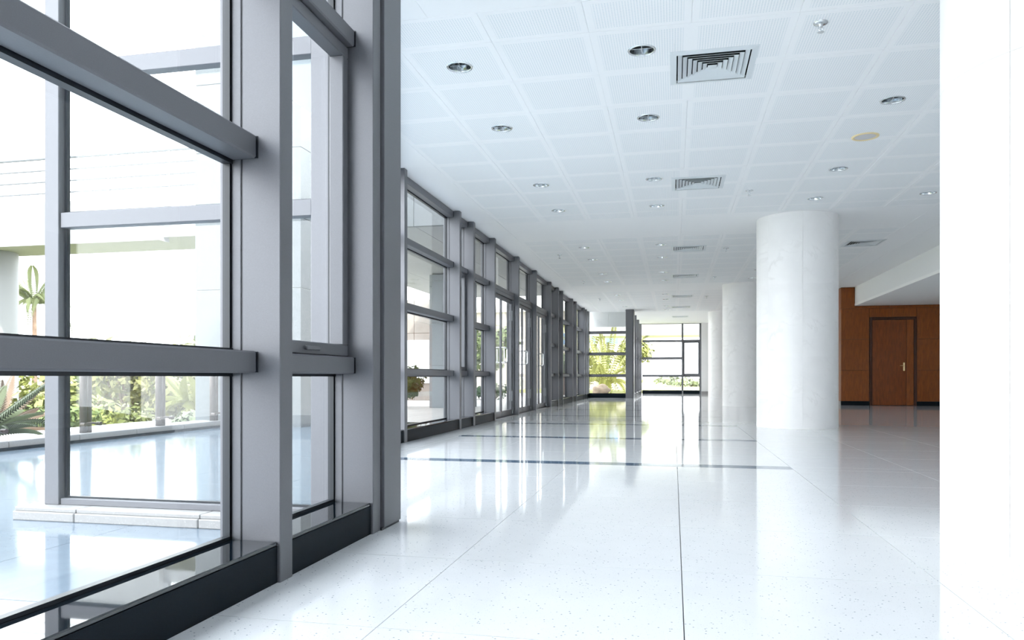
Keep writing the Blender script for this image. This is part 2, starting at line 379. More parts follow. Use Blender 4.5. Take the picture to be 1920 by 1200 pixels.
names_col = {1: 'row nearest the glass wall', 3: 'row left of the vents', 6: 'row right of the vents', 8: 'row by the lowered soffit'}
ordn = ['first', 'second', 'third', 'fourth', 'fifth', 'sixth', 'seventh', 'eighth', 'ninth', 'tenth', 'eleventh', 'twelfth']
first = None; cnt = {}
for i, j, x, y, z0 in sorted(lights, key=lambda a: (a[0], a[3])):
    cnt[i] = cnt.get(i, 0) + 1
    if i == 6 and cnt[i] == 1: continue          # hidden above the frame
    lab = 'chrome downlight, %s from the camera in the %s' % (ordn[cnt[i] - 1], names_col[i])
    if first is None: first = downlight((x, y, CZ), lab, 'recessed chrome downlights in the ceiling')
    else: clone(first, (x, y, CZ), lab)
def vent(c, label, s=.315):
    t = thing('air_vent', c, label, 'air vent', 'square air diffusers in the ceiling'); x, y, z = c
    def ringbm(a, b, za, zb, th=.003):
        bm = bmesh.new(); r = []
        for q, h in ((a, za), (b, zb), (b, zb + th), (a, za + th)):
            r.append([bm.verts.new((x + sx_ * q, y + sy_ * q, z + h)) for sx_, sy_ in ((-1, -1), (1, -1), (1, 1), (-1, 1))])
        for u in range(4):
            for k in range(4): bm.faces.new((r[u][k], r[u][(k + 1) % 4], r[(u + 1) % 4][(k + 1) % 4], r[(u + 1) % 4][k]))
        return bm
    ob = box(bmesh.new(), x - .29, x + .29, y - .29, y + .29, z + .07, z + .073)
    for sx_, sy_ in ((-1, 0), (1, 0), (0, -1), (0, 1)):
        cx, cy = x + sx_ * .288, y + sy_ * .288; box(ob, cx - (.002 if sx_ else .29), cx + (.002 if sx_ else .29), cy - (.002 if sy_ else .29), cy + (.002 if sy_ else .29), z + .001, z + .07)
    obj('duct_opening', ob, M['void'], t)
    obj('vent_frame', ringbm(s, .268, -.004, -.012, .004), M['alu'], t)
    for k in range(6):
        a = .258 - .0375 * k; obj('louvre', ringbm(a, a - .031, -.009, .007, .0025), M['alu'], t)
    obj('centre_plate', B(x - .034, x + .034, y - .034, y + .034, z - .009, z - .006, bev=.001), M['alu'], t)
    return t
vl = None
vplaces = [(.29, 5.93, 'large square air vent nearest the camera, in the middle of the ceiling'), (.29, 9.47, 'second square air vent from the camera in the middle row'),
           (.27, 14.25, 'third square air vent from the camera in the middle row'), (.26, 18.1, 'fourth square air vent from the camera in the middle row'),
           (.25, 22.6, 'fifth square air vent from the camera in the middle row'), (.25, 26.1, 'sixth square air vent, small with distance, in the middle row'), (.25, 30.2, 'farthest square air vent, above the far glazing'),
           (3.30, 14.33, 'square air vent right of the marble columns, beside the white fascia')]
for x, y, lab in vplaces:
    if vl is None: vl = vent((x, y, CZ), lab)
    else: clone(vl, (x, y, CZ), lab)
def sprinkler(c, label):
    t = thing('fire_sprinkler', c, label, 'sprinkler', 'pendent fire sprinklers in the ceiling')
    obj('escutcheon', lathe(bmesh.new(), [(.048, -.001), (.046, -.008), (.03, -.012), (.014, -.012), (.014, -.03), (.001, -.03)], c, 20), M['chrome'], t, True)
    st = bmesh.new(); x, y, z = c
    tube(st, [(x - .012, y, z - .028), (x - .014, y, z - .045), (x, y, z - .062)], .003, 6); tube(st, [(x + .012, y, z - .028), (x + .014, y, z - .045), (x, y, z - .062)], .003, 6)
    tube(st, [(x, y, z - .028), (x, y, z - .062)], .0035, 6); obj('yoke', st, M['chrome'], t)
    obj('deflector', lathe(bmesh.new(), [(.001, -.061), (.02, -.063), (.022, -.066), (.001, -.066)], c, 16), M['chrome'], t)
    return t
sp = None
for x, y, lab in [(.97, 5.36, 'chrome fire sprinkler at the top of the view, right of the nearest vent'), (.95, 9.99, 'chrome fire sprinkler right of the second vent'), (.95, 14.35, 'small fire sprinkler right of the third vent'),
                  (.95, 18.41, 'small fire sprinkler right of the fourth vent'), (.95, 22.73, 'tiny fire sprinkler right of the fifth vent'), (-2.18, 14.48, 'fire sprinkler by the glass wall above the first glass doors'),
                  (-2.19, 18.54, 'fire sprinkler by the glass wall above the last glass doors'), (-2.2, 22.81, 'tiny fire sprinkler by the glass wall beyond the doors')]:
    if sp is None: sp = sprinkler((x, y, CZ), lab)
    else: clone(sp, (x, y, CZ), lab)
t = thing('ceiling_speaker', (1.86, 7.99, CZ), 'round ceiling speaker with a yellowed cream rim and white mesh', 'speaker')
obj('rim', lathe(bmesh.new(), [(.128, 0), (.126, -.008), (.115, -.012), (.100, -.008), (.098, -.001)], (1.86, 7.99, CZ), 32), M['cream'], t, True)
obj('mesh_grille', lathe(bmesh.new(), [(.099, -.004), (.05, -.007), (.001, -.008)], (1.86, 7.99, CZ), 32), M['wplastic'], t, True)

# ------------------------------------------------------------------ curtain walls
RZ = [(.765, .845), (1.55, 1.635), (2.33, 2.41), (3.05, CZ - .003)]      # transom heights
class Wall:
    """a stretch of curtain wall: u runs along it, v = distance inward from the inner face (negative goes outward)"""
    def __init__(s, root, axis, face, inward): s.r, s.ax, s.f, s.i = root, axis, face, inward
    def bx(s, u0, u1, v0, v1, z0, z1, bev=0, bm=None):
        a, b = s.f + s.i * v0, s.f + s.i * v1
        bm = bm or bmesh.new()
        return box(bm, a, b, u0, u1, z0, z1, bev) if s.ax == 'Y' else box(bm, u0, u1, a, b, z0, z1, bev)
    def mullion(s, u0, u1, z0=0.0, z1=CZ - .002, d=.155):
        m = obj('mullion', s.bx(u0, u1, -d, 0, z0, z1, .003), M['frame'], s.r)
        obj('glazing_cap', s.bx(u0, u1, -.198, -d - .005, z0, z1, .002), M['frame'], m)
        g = s.bx(u0 + .004, u1 - .004, -d - .006, -d + .002, z0, z1); s.bx(u0 - .011, u1 + .011, -.228, -.199, z0, z1, 0, g)
        obj('gasket', g, M['gasket'], m); obj('outer_cap', s.bx(u0, u1, -.246, -.229, z0, z1, .002), M['frame'], m)
    def transom(s, u0, u1, z, dep=-.092):
        t = obj('transom', s.bx(u0 + .006, u1 - .006, -.192, dep, z[0], z[1], .006), M['frame'], s.r)
        g = s.bx(u0, u1, -.228, -.193, z[0] - .012, z[1] + .012)
        for a, b in ((u0, u0 + .006), (u1 - .006, u1)): s.bx(a, b, -.19, dep + .003, z[0] + .002, z[1] - .002, 0, g)
        obj('gasket', g, M['gasket'], t)
    def pane(s, u0, u1, z0, z1): obj('pane', s.bx(u0 + .001, u1 - .001, -.214, -.208, z0, z1), M['glass'], s.r)
    def sill(s, u0, u1): obj('sill', s.bx(u0 + .001, u1 - .001, -.235, -.012, 0.001, .134), M['sillface'], s.r); obj('sill_top', s.bx(u0 + .001, u1 - .001, -.235, -.010, .1345, .150, .004), M['sill'], s.r)
    def bay(s, u0, u1, rails=(0, 1, 2, 3), sash=False, sill=True, low=True):
        if sill: s.sill(u0, u1); obj('gasket', s.bx(u0, u1, -.226, -.198, .1505, .162), M['gasket'], s.r)
        for k in rails: s.transom(u0, u1, RZ[k])
        edges = [.150] + [v for k in rails for v in RZ[k]]
        for a, b in zip(edges[0::2], edges[1::2]): s.pane(u0, u1, a - .004, b + .004)
        if sash:
            z0, z1 = RZ[0][1] + .003, RZ[2][0] - .003; w = .055
            q = s.bx(u0 + .008, u1 - .008, -.196, -.125, z0, z0 + w, .004); s.bx(u0 + .008, u1 - .008, -.196, -.125, z1 - w, z1, .004, q)
            s.bx(u0 + .008, u0 + .008 + w, -.196, -.125, z0 + w, z1 - w, .004, q); s.bx(u1 - .008 - w, u1 - .008, -.196, -.125, z0 + w, z1 - w, .004, q)
            sa = obj('sash', q, M['frame'], s.r)
            g = s.bx(u0, u0 + .007, -.19, -.13, z0, z1); s.bx(u1 - .007, u1, -.19, -.13, z0, z1, 0, g); obj('gasket', g, M['gasket'], sa)
            obj('sash_handle', s.bx((u0 + u1) / 2 - .06, (u0 + u1) / 2 + .06, -.126, -.108, z0 + .018, z0 + .036, .004), M['frame'], sa)

# near bump-out
w1 = thing('window_1', (-1.5, 1.5, 0), 'nearest glazed wall with grey mullions, deep transoms and black granite sill', 'window', kind='structure')
W1 = Wall(w1, 'Y', -1.40, 1)
for a, b in ((.29, .38), (2.48, 2.57), (3.34, 3.43), (-2.0, -1.91), (-2.87, -2.78), (-5.0, -4.91)): W1.mullion(a, b)
W1.bay(.38, 2.48); W1.bay(2.57, 3.34, (0, 2, 3), True); W1.bay(-1.91, .29); W1.bay(-2.78, -2.0, (0, 2, 3), True); W1.bay(-4.91, -2.87)
p = obj('corner_post', B(-1.62, -1.385, 3.445, 3.67, .012, CZ - .002, bev=.003), M['frame'], w1); obj('shadow_gap', B(-1.60, -1.392, 3.43, 3.662, 0, .012), M['gasket'], p)
obj('head_band', B(-1.66, -1.40, -7, 3.44, CZ + .0, CZ + .3), M['frame'], w1)
# transverse screen on its granite plinth
w2 = thing('window_2', (-2.5, 3.45, 0), 'glazed return screen standing on a pale granite plinth, seen through the near glass', 'window', kind='structure')
def flat(nm, x0, x1, z0, z1, d=.0): return obj(nm, B(x0, x1, 3.40 - d, 3.46, z0, z1, bev=.003), M['frame'], w2)
flat('post', -3.305, -3.215, .066, 5.2, .01); flat('post', -1.75, -1.625, .066, CZ, .01)
for z0, z1 in ((.066, .10), (.765, .842), (1.55, 1.632), (2.35, 2.44), (3.3, 3.4)): flat('rail', -3.213, -1.752, z0, z1)
for z0, z1 in ((.10, .765), (.842, 1.55), (1.632, 2.35), (2.44, 3.3)):
    obj('pane', B(-3.213, -1.752, 3.452, 3.458, z0 + .001, z1 - .001), M['glass'], w2)
    q = bmesh.new(); box(q, -3.213, -3.198, 3.43, 3.451, z0 + .001, z1 - .001); box(q, -1.767, -1.753, 3.43, 3.451, z0 + .001, z1 - .001); box(q, -3.198, -1.767, 3.43, 3.451, z0 + .001, z0 + .009); obj('gasket', q, M['gasket'], w2)
px_ = [-3.40, -3.02, -2.30, -1.64]
for a, b in zip(px_, px_[1:]): obj('plinth_stone', B(a + .002, b - .002, 3.28, 3.64, .0, .046, bev=.004), M['granlight'], w2); obj('plinth_cap', B(a + .002, b - .002, 3.295, 3.63, .046, .066, bev=.003), M['granlight'], w2)
# hidden return between the bump-out and the long wall
w3 = thing('window_3', (-2.2, 5.8, 0), 'frameless glass return running from the near corner post to the long glass wall', 'window', kind='structure')
P0, P1 = Vector((-1.55, 3.68, 0)), Vector((-3.03, 7.9, 0)); dv = (P1 - P0).normalized(); nv = Vector((-dv.y, dv.x, 0))
def slab(a, b, th, z0, z1):
    bm = bmesh.new(); vs = [bm.verts.new(q + nv * s_ + Vector((0, 0, z))) for z in (z0, z1) for q, s_ in ((a, th), (b, th), (b, -th), (a, -th))]
    for f in ((0, 1, 2, 3), (7, 6, 5, 4), (0, 4, 5, 1), (1, 5, 6, 2), (2, 6, 7, 3), (3, 7, 4, 0)): bm.faces.new([vs[k] for k in f])
    return bm
for k in range(2):
    a = P0 + (P1 - P0) * (k / 2 + .003); b = P0 + (P1 - P0) * ((k + 1) / 2 - .003); obj('pane', slab(a, b, .005, .06, 3.08), M['glass'], w3)
obj('rail', slab(P0, P1, .02, 0, .06), M['frame'], w3); obj('rail', slab(P0, P1, .02, 3.08, CZ), M['frame'], w3)
# long wall
w4 = thing('window_4', (-3.1, 16, 0), 'long receding glazed wall of grey mullions and transoms down the left side', 'window', kind='structure')
W4 = Wall(w4, 'Y', -3.00, 1)
ms = [8.07, 10.32, 11.08, 12.46, 14.49, 16.43, 18.47, 19.71, 20.54, 22.61, 23.51, 25.68, 26.32]
for m_ in ms: W4.mullion(m_, m_ + .09)
e = [(a + .09, b) for a, b in zip(ms, ms[1:])]
W4.bay(7.62, 8.07)
W4.bay(*e[0]); W4.bay(*e[1], (0, 2, 3), True); W4.bay(*e[2])
for k in (3, 4, 5): W4.bay(*e[k], (2, 3), False, False)
W4.bay(*e[6]); W4.bay(*e[7], (0, 2, 3), True); W4.bay(*e[8]); W4.bay(*e[9], (0, 2, 3), True); W4.bay(*e[10]); W4.bay(*e[11], (0, 2, 3), True); W4.bay(26.41, 27.10)
# the top lights above the doors start at the transom, so drop the tall panes built down to the floor there
for o in [o for o in w4.children if o.name.startswith('pane') and WP[o].z < 1.6 and any(a < WP[o].y < b for a, b in e[3:6])]: bpy.data.objects.remove(o)
# glass doors
for n_, k in enumerate((3, 4, 5)):
    a, b = e[k]; mid = (a + b) / 2
    d = thing('door_%d' % (n_ + 1), (-3.15, mid, 0), '%s pair of framed glass doors with chrome pull handles in the long glass wall' % ['nearest', 'middle', 'farthest'][n_], 'door', kind='structure')
    fr = bmesh.new()
    for u0, u1 in ((a + .002, a + .06), (b - .06, b - .002)): box(fr, -3.19, -3.09, u0, u1, 0, 2.326, .003)
    box(fr, -3.19, -3.09, a + .06, b - .06, 2.262, 2.326, .003); obj('door_frame', fr, M['frame'], d)
    for q, (u0, u1) in enumerate(((a + .064, mid - .004), (mid + .004, b - .064))):
        lf = bmesh.new(); x0, x1 = -3.16, -3.12
        wa, wb = (.045, .026) if q == 0 else (.026, .045); box(lf, x0, x1, u0, u0 + wa, .012, 2.258, .003); box(lf, x0, x1, u1 - wb, u1, .012, 2.258, .003)
        box(lf, x0, x1, u0 + wa, u1 - wb, .012, .115, .003); box(lf, x0, x1, u0 + wa, u1 - wb, 2.19, 2.258, .003)
        leaf = obj('door_leaf', lf, M['frame'], d)
        obj('pane', B(-3.144, -3.136, u0 + wa, u1 - wb, .115, 2.19), M['glass'], leaf)
        hu = u1 - .013 if q == 0 else u0 + .013; sgn = -1 if q == 0 else 1
        hb = bmesh.new()
        for xx, s_ in ((x1, 1), (x0, -1)):
            pts = [(xx, hu, 1.02), (xx + s_ * .075, hu, 1.02), (xx + s_ * .075, hu + sgn * .03, 1.03), (xx + s_ * .075, hu + sgn * .10, 1.05), (xx + s_ * .075, hu + sgn * .10, 1.27), (xx + s_ * .075, hu + sgn * .03, 1.295), (xx + s_ * .075, hu, 1.30), (xx, hu, 1.30)]
            tube(hb, pts, .011, 8)
        obj('pull_handle', hb, M['chrome'], leaf)
        vb = bmesh.new(); hu2 = u1 - .028 if q else u0 + .028
        for z0 in (.28, 1.86): box(vb, x1, x1 + .008, hu2 - .008, hu2 + .008, z0, z0 + .2, .002)
        obj('hinge_plate', vb, M['alu'], leaf)
        obj('floor_pivot', B(x1, x1 + .02, hu2 - .03, hu2 + .03, .03, .085, bev=.008), M['chrome'], leaf)
    obj('threshold', B(-3.2, -3.03, a + .002, b - .002, 0, .01), M['frame'], d)
# far return screen
w5 = thing('window_5', (-2.4, 27.25, 0), 'far return screen with three thin rails and a palm garden behind', 'window', kind='structure')
W5 = Wall(w5, 'X', 27.08, -1)
W5.bay(-3.02, -1.66, (0, 1, 2)); W5.pane(-3.02, -1.66, 2.41, CZ - .01)
for a, b in ((-3.3, -2.35), (-2.35, -1.45)): obj('fascia_panel', B(a + .004, b - .004, 27.7, 27.8, 2.60, 3.3, bev=.004), M['white'], w5)
W5.mullion(-3.12, -3.02)
obj('corner_post', B(-1.655, -1.41, 26.62, 27.3, 0, CZ - .002, bev=.004), M['frame'], w5)
obj('corner_post', B(-1.405, -1.375, 26.64, 27.3, 0, CZ - .002, bev=.004), M['frame'], w5)
w6 = thing('window_6', (-1.5, 30.5, 0), 'short far run of dark mullions beyond the big corner post', 'window', kind='structure')
W6 = Wall(w6, 'Y', -1.40, 1)
for m_ in (29.2, 31.5, 33.9): W6.mullion(m_, m_ + .09)
for a, b in ((27.31, 29.2), (29.29, 31.5), (31.59, 33.9)): W6.bay(a, b, (0, 1, 2)); W6.pane(a, b, 2.41, CZ)
w7 = thing('window_7', (0, 34.3, 0), 'bright end glazing with thin rails and one opening light', 'window', kind='structure')
W7 = Wall(w7, 'X', 34.1, -1)
for a, b in ((.36, .42), (1.13, 1.19)): W7.mullion(a, b)
W7.bay(-1.38, .36, (0, 1, 2)); W7.bay(.42, 1.13, (0, 2), True)
for a, b in ((-1.38, .36), (.42, 1.13)): W7.pane(a, b, 2.41, CZ)
# far white wall and side walls
wf = thing('wall_back', (5, 34.3, 0), 'plain white far wall beside the end glazing', 'wall', kind='structure')
obj('wall_face', B(1.2, 9.2, 34.0, 34.5, 0, CZ + .16), M['white'], wf); obj('baseboard', B(1.2, 4.3, 33.975, 33.998, 0, .12, bev=.003), M['granlight'], wf)
wk = thing('wall_front_added', (3, -7, 0), 'unseen plain white wall added behind the viewer to dim the near end', 'wall', kind='structure')  # added out of view to cut the sky light on the near end
obj('wall_face', B(-1.6, 9.2, -7.2, -7.0, 0, CZ + .5), M['white'], wk)
obj('lintel', B(-1.4, 1.19, 34.05, 34.45, CZ + .0, CZ + .16), M['white'], wf)

# ------------------------------------------------------------------ wood clad wall with its door
ww = thing('wall_right', (6, 21.4, 0), 'orange brown veneer panel wall with dark stone base at the right', 'wall', kind='structure')
obj('backing', B(4.372, 9.2, 21.33, 21.6, 0, CZ), M['dark'], ww)
YW = 21.30
rows = [(.11, .93), (.93, 1.75), (1.75, 2.565), (2.565, 2.64)]
def wp(x0, x1, z0, z1): obj('wood_panel', B(x0 + .003, x1 - .003, YW, YW + .03, z0 + .003, z1 - .003, bev=.002), M['wood'], ww)
for z0, z1 in rows[:3]: wp(4.36, 5.06, z0, z1)
wp(4.36, 4.70, 2.565, CZ - .01); wp(4.70, 5.55, 2.565, 2.635); wp(5.06, 5.62, 2.33, 2.565); wp(5.62, 6.21, 2.33, 2.565); wp(5.55, 7.3, 2.565, 2.635)
for z0, z1 in rows[:3]: wp(6.21, 7.3, z0, z1); wp(7.3, 8.4, z0, z1)
wp(7.3, 8.4, 2.565, 2.635)
# return face running away down the hall
for k in range(6):
    for z0, z1 in rows[:3] + [(2.565, CZ - .01)]: obj('wood_panel', B(4.36, 4.39, 21.335 + 2.05 * k, 21.335 + 2.05 * (k + 1) - .006, z0 + .003, z1 - .003, bev=.002), M['wood'], ww)
obj('backing', B(4.39, 4.5, 21.6, 33.9, 0, CZ), M['dark'], ww)
for a, b in ((4.36, 5.06), (6.21, 8.4)): obj('baseboard', B(a, b, YW - .006, YW + .03, 0, .105, bev=.003), M['sillface'], ww)
obj('baseboard', B(4.352, 4.39, 21.335, 33.9, 0, .105, bev=.003), M['granlight'], ww)
t = thing('door_4', (5.63, 21.3, 0), 'brown wooden door with brass lever handle set in the veneer wall', 'door', kind='structure')
fb = bmesh.new(); box(fb, 5.065, 5.13, YW - .02, YW + .03, 0, 2.32, .004); box(fb, 6.14, 6.205, YW - .02, YW + .03, 0, 2.32, .004); box(fb, 5.13, 6.14, YW - .02, YW + .03, 2.26, 2.32, .004)
obj('door_frame', fb, M['woodframe'], t)
dl = obj('door_leaf', B(5.135, 5.955, YW + .0, YW + .028, .01, 2.255, bev=.003), M['wooddoor'], t)
obj('door_leaf', B(5.965, 6.135, YW + .0, YW + .028, .01, 2.255, bev=.003), M['wood'], t)
hb = bmesh.new(); box(hb, 5.88, 5.925, YW - .008, YW, .91, 1.13, .003); obj('escutcheon', hb, M['brass'], dl)
hb = bmesh.new(); tube(hb, [(5.902, YW - .008, 1.05), (5.902, YW - .05, 1.05), (5.89, YW - .055, 1.05), (5.79, YW - .055, 1.05)], .010, 8); obj('lever_handle', hb, M['brass'], dl)
# side wall / hanging sign / notice panel on the return
obj('side_wall', B(9, 9.2, -7, 34, 0, CZ), M['white'], tag(thing('wall_side', (9, 12, 0), None, None, kind='structure'), 'white side wall behind the columns', 'wall'))
sg = thing('hanging_sign', (4.20, 22.2, 2.62), 'small pale pink sign with blue marks projecting from the wood wall corner', 'sign')
obj('sign_plate', B(4.10, 4.355, 22.2, 22.24, 2.62, 3.02, bev=.004), M['signpink'], sg)
bm = bmesh.new(); lathe(bm, [(.045, -.0), (.03, .0)], (0, 0, 0), 20)
for v in bm.verts: v.co = Vector((4.30 + v.co.x, 22.196, 2.90 + v.co.y))
box(bm, 4.27, 4.33, 22.194, 22.199, 2.68, 2.71); obj('blue_mark', bm, M['signblue'], sg)
nb = thing('notice_panel', (4.35, 22.1, 1.75), 'dark framed panel on the return of the wood wall behind the column', 'panel')
obj('panel_frame', B(4.335, 4.359, 21.62, 22.6, 1.75, 2.37, bev=.004), M['woodframe'], nb); obj('panel_face', B(4.33, 4.336, 21.67, 22.55, 1.80, 2.32), M['dark'], nb)

# ------------------------------------------------------------------ marble columns
def column(y, label, x=1.82, R=.58):
    t = thing('marble_column', (x, y, 0), label, 'column', 'round marble columns along the hall')
    obj('core', lathe(bmesh.new(), [(R - .004, 0), (R - .004, CZ)], (x, y, 0), 64), M['marble'], t, True)
    a0 = math.radians(-90 + 8.5 - 51.43 - 9); n = 7
    for k, (z0, z1) in enumerate(((0, 1.05), (1.05, 2.10), (2.10, CZ))):
        for q in range(n):
            g = .0010 / R; aa = a0 + q * 2 * PI / n + g; ab = a0 + (q + 1) * 2 * PI / n - g; s = 12
            bm = bmesh.new(); za, zb = z0 + (.0010 if k else 0), z1 - .0010
            def arc(r, z): return [bm.verts.new((x + r * math.cos(aa + (ab - aa) * i / s), y + r * math.sin(aa + (ab - aa) * i / s), z)) for i in range(s + 1)]
            lo, hi = arc(R, za), arc(R, zb)
            for i in range(s): bm.faces.new((lo[i], lo[i + 1], hi[i + 1], hi[i])).smooth = True
            for z, up in ((za, 0), (zb, 1)):
                p, w = arc(R, z), arc(R - .02, z)
                for i in range(s): bm.faces.new((p[i], p[i + 1], w[i + 1], w[i]) if up else (w[i], w[i + 1], p[i + 1], p[i]))
            obj('marble_panel', bm, M['marble'], t, None)
    return t
c0 = column(3.82, 'huge white marble column nearest the camera at the right edge')
for y, lab in ((11.94, 'white marble column in front of the wood wall, second from the camera'), (20.14, 'third white marble column, partly behind the second'), (28.34, 'farthest white marble column beside the end glazing')): clone(c0, (1.82, y, 0), lab)

# ------------------------------------------------------------------ outside: ground, kerb, balustrade
g = thing('ground', (-20, 20, -.3), 'sunlit lawn and planting bank outside the glass', 'ground', kind='structure')
bm = bmesh.new()
prof = [(-6.9, -.05), (-8, -.35), (-11, -1.1), (-15, -1.5), (-19, -1.2), (-24, -.5), (-160, -.4)]
yy = [-20 + 2 * k for k in range(18)]
rw = [[bm.verts.new((x, y, z + (random.uniform(-.12, .12) if -20 < x < -7 else 0))) for x, z in prof] for y in yy]
for a, b in zip(rw, rw[1:]):
    for k in range(len(prof) - 1): bm.faces.new((a[k], a[k + 1], b[k + 1], b[k]))
obj('planting_bank', bm, M['soil'], g, True)
obj('lawn', B(-160, 60, 34.6, 300, -.4, -.06), M['lawn'], g); obj('lawn', B(-160, -7.0, 14.0, 34.6, -.6, -.42), M['lawn'], g)
obj('drive', B(-9.2, -3.2, 11.8, 34.6, -.2, -.012), M['drive'], g)
obj('verge', B(-60, -18, 12, 34.5, -.41, -.25), M['lawn'], g)
kb = thing('kerb', (-6.8, 3, 0), 'white stone kerb along the outer edge of the terrace', 'kerb')
for k in range(13): obj('kerb_stone', B(-7.0, -6.63, -2 + k * .93, -2 + (k + 1) * .93 - .006, -.1, .10, bev=.008), M['granlight'], kb)
obj('dark_base', B(-6.628, -6.60, -2, 10.1, 0, .035), M['sill'], kb)
# glass balustrade: steel posts with clamp arms
bl = thing('glass_balustrade', (-6.72, 6, .1), 'low glass balustrade with steel posts and clamp arms at the terrace edge', 'balustrade')
py_ = [-1.4, -.15, 1.1, 2.35, 3.62, 4.9, 6.20, 7.48, 8.78, 9.97]
for k, y in enumerate(py_):
    pb = bmesh.new()
    for s_ in (-.036, .036): tube(pb, [(-6.72, y + s_, .10), (-6.72, y + s_, 1.12)], .040, 12)
    po = obj('post', pb, M['steel'], bl, True)
    for z in (.20, .80):
        cb = bmesh.new(); tube(cb, [(-6.655, y - .11, z), (-6.655, y - .04, z + .012), (-6.655, y + .04, z + .012), (-6.655, y + .11, z)], .014, 8)
        for s_ in (-.12, .12): tube(cb, [(-6.672, y + s_, z), (-6.615, y + s_, z)], .024, 10)
        obj('clamp_arm', cb, M['steel'], po)
    if k: obj('pane', B(-6.644, -6.634, py_[k - 1] + .06, y - .06, .11, 1.1), M['glass'], bl)

# granite pillars and entrance canopy
def pillar(x0, x1, y0, y1, h, label, m_='granite', z0=-.02):
    t = thing('granite_pillar', ((x0 + x1) / 2, (y0 + y1) / 2, z0), label, 'pillar'); z = z0; k = 0
    obj('core', B(x0 + .02, x1 - .02, y0 + .02, y1 - .02, z0, h), M['grout'], t)
    while z < h - .01:
        zz = min(z + 1.05, h); xm = x0 + (x1 - x0) * .5
        for a, b in ((x0, xm), (xm, x1)): obj('granite_panel', B(a + .004, b - .004, y0, y1, z + .004, zz - .004, bev=.004), M[m_], t)
        z = zz
    return t
pillar(-7.2, -5.42, 10.2, 11.98, 7.2, 'tall grey granite pillar outside, beyond the glass return screen', 'granitedim')
pillar(-5.9, -4.95, 17.6, 18.6, 3.28, 'grey granite canopy pillar seen through the first bay of the long wall')
cn = thing('entrance_canopy', (-5.6, 16, 3.3), 'grey granite faced entrance canopy outside the glass doors', 'canopy')
for k in range(2, 6):
    x0 = -9.4 + k * 1.02; obj('fascia_panel', B(x0 + .004, x0 + 1.016, 12.0, 12.08, 3.30, 4.44, bev=.004), M['granitedim'], cn); obj('coping', B(x0 + .004, x0 + 1.016, 11.97, 12.12, 4.45, 5.0, bev=.005), M['granitedim'], cn)
obj('roof_deck', B(-7.36, -3.3, 12.08, 23.15, 3.36, 3.7), M['granite'], cn)
for k in range(2, 6):
    for j in range(6):
        x0 = -9.4 + k * 1.02; y0 = 12.085 + j * 1.85; obj('soffit_panel', B(x0 + .005, x0 + 1.015, y0 + .005, y0 + 1.845, 3.31, 3.355, bev=.004), M['soffit'], cn)
# beige stone wing behind the canopy
bw = thing('stone_wing', (-7.6, 23.6, -.02), 'beige stone building wing with tall window behind the canopy', 'building')
for a, b, m_ in ((-9.6, -8.3, 'beige'), (-8.3, -7.4, 'beige')):
    for k in range(3): obj('wall_panel', B(a + .005, b - .005, 23.2, 24.2, -.02 + 1.1 * k + .005, -.02 + 1.1 * (k + 1) - .005, bev=.005), M[m_], bw)
wn_ = obj('window', B(-8.6, -7.75, 23.12, 23.2, .55, 1.95, bev=.01), M['white'], bw)
obj('window_pane', B(-8.54, -8.2, 23.10, 23.12, .62, 1.88), M['glass'], wn_); obj('window_pane', B(-8.15, -7.81, 23.10, 23.12, .62, 1.88), M['glass'], wn_)

# white footbridge at the left with railing and round column
fbz = thing('footbridge', (-15, 15.5, 3.4), 'white raised walkway with slim rails at the left outside', 'bridge')
obj('deck', B(-34, -11.4, 15, 16.6, 3.95, 4.25), M['bridge'], fbz); obj('edge_beam', B(-34, -11.4, 14.85, 15.2, 3.86, 4.86), M['bridge'], fbz)
obj('deck', B(-11.4, -8, 15, 16.6, 3.95, 4.25), M['bridge'], fbz)
for z in (5.10, 5.37, 5.64): 
    q = bmesh.new(); tube(q, [(-34, 14.95, z), (-8, 14.95, z)], .022, 8); obj('rail', q, M['rail'], fbz)
q = bmesh.new(); tube(q, [(-34, 14.95, 5.92), (-8, 14.95, 5.92)], .035, 8); obj('handrail', q, M['rail'], fbz)
for k in range(17):
    q = bmesh.new(); x = -33.6 + k * 1.6; tube(q, [(x, 14.95, 4.6 if x < -11.4 else 4.24), (x, 14.95, 5.92)], .03, 8); obj('rail_post', q, M['rail'], fbz)
rc = thing('round_column', (-17.15, 15.9, -.4), 'plain white round column under the raised walkway at left edge', 'column')
obj('shaft', lathe(bmesh.new(), [(.62, 0), (.62, 4.30)], (-17.15, 15.9, -.35), 36), M['bridge'], rc, True)
obj('base_ring', lathe(bmesh.new(), [(.70, 0), (.70, .16), (.62, .2)], (-17.15, 15.9, -.4), 36), M['bridge'], rc, True)

# ------------------------------------------------------------------ planting
def leaves(n, c, rad, size, seed, shell=.55, flat_=1.):
    rn = random.Random(seed); bm = bmesh.new()
    lobes = [Vector((rn.uniform(-.55, .55) * rad[0], rn.uniform(-.55, .55) * rad[1], rn.uniform(-.4, .5) * rad[2])) for _ in range(7)]
    for _ in range(n):
        lb = rn.choice(lobes); d = Vector((rn.gauss(0, 1), rn.gauss(0, 1), rn.gauss(0, 1))).normalized(); k = rn.uniform(shell, 1) * .6
        p = Vector(c) + lb + Vector((d.x * rad[0] * k, d.y * rad[1] * k, d.z * rad[2] * k))
        a = (d + Vector((rn.uniform(-.8, .8), rn.uniform(-.8, .8), rn.uniform(-.3, .9)))).normalized(); u = a.orthogonal().normalized(); u = Matrix.Rotation(rn.uniform(0, 6.28), 3, a) @ u; w = a.cross(u)
        s = size * rn.uniform(.6, 1.3)
        bm.faces.new([bm.verts.new(p + q) for q in (u * s, w * s * .5, -u * s * .9, -w * s * .5)])
    return bm
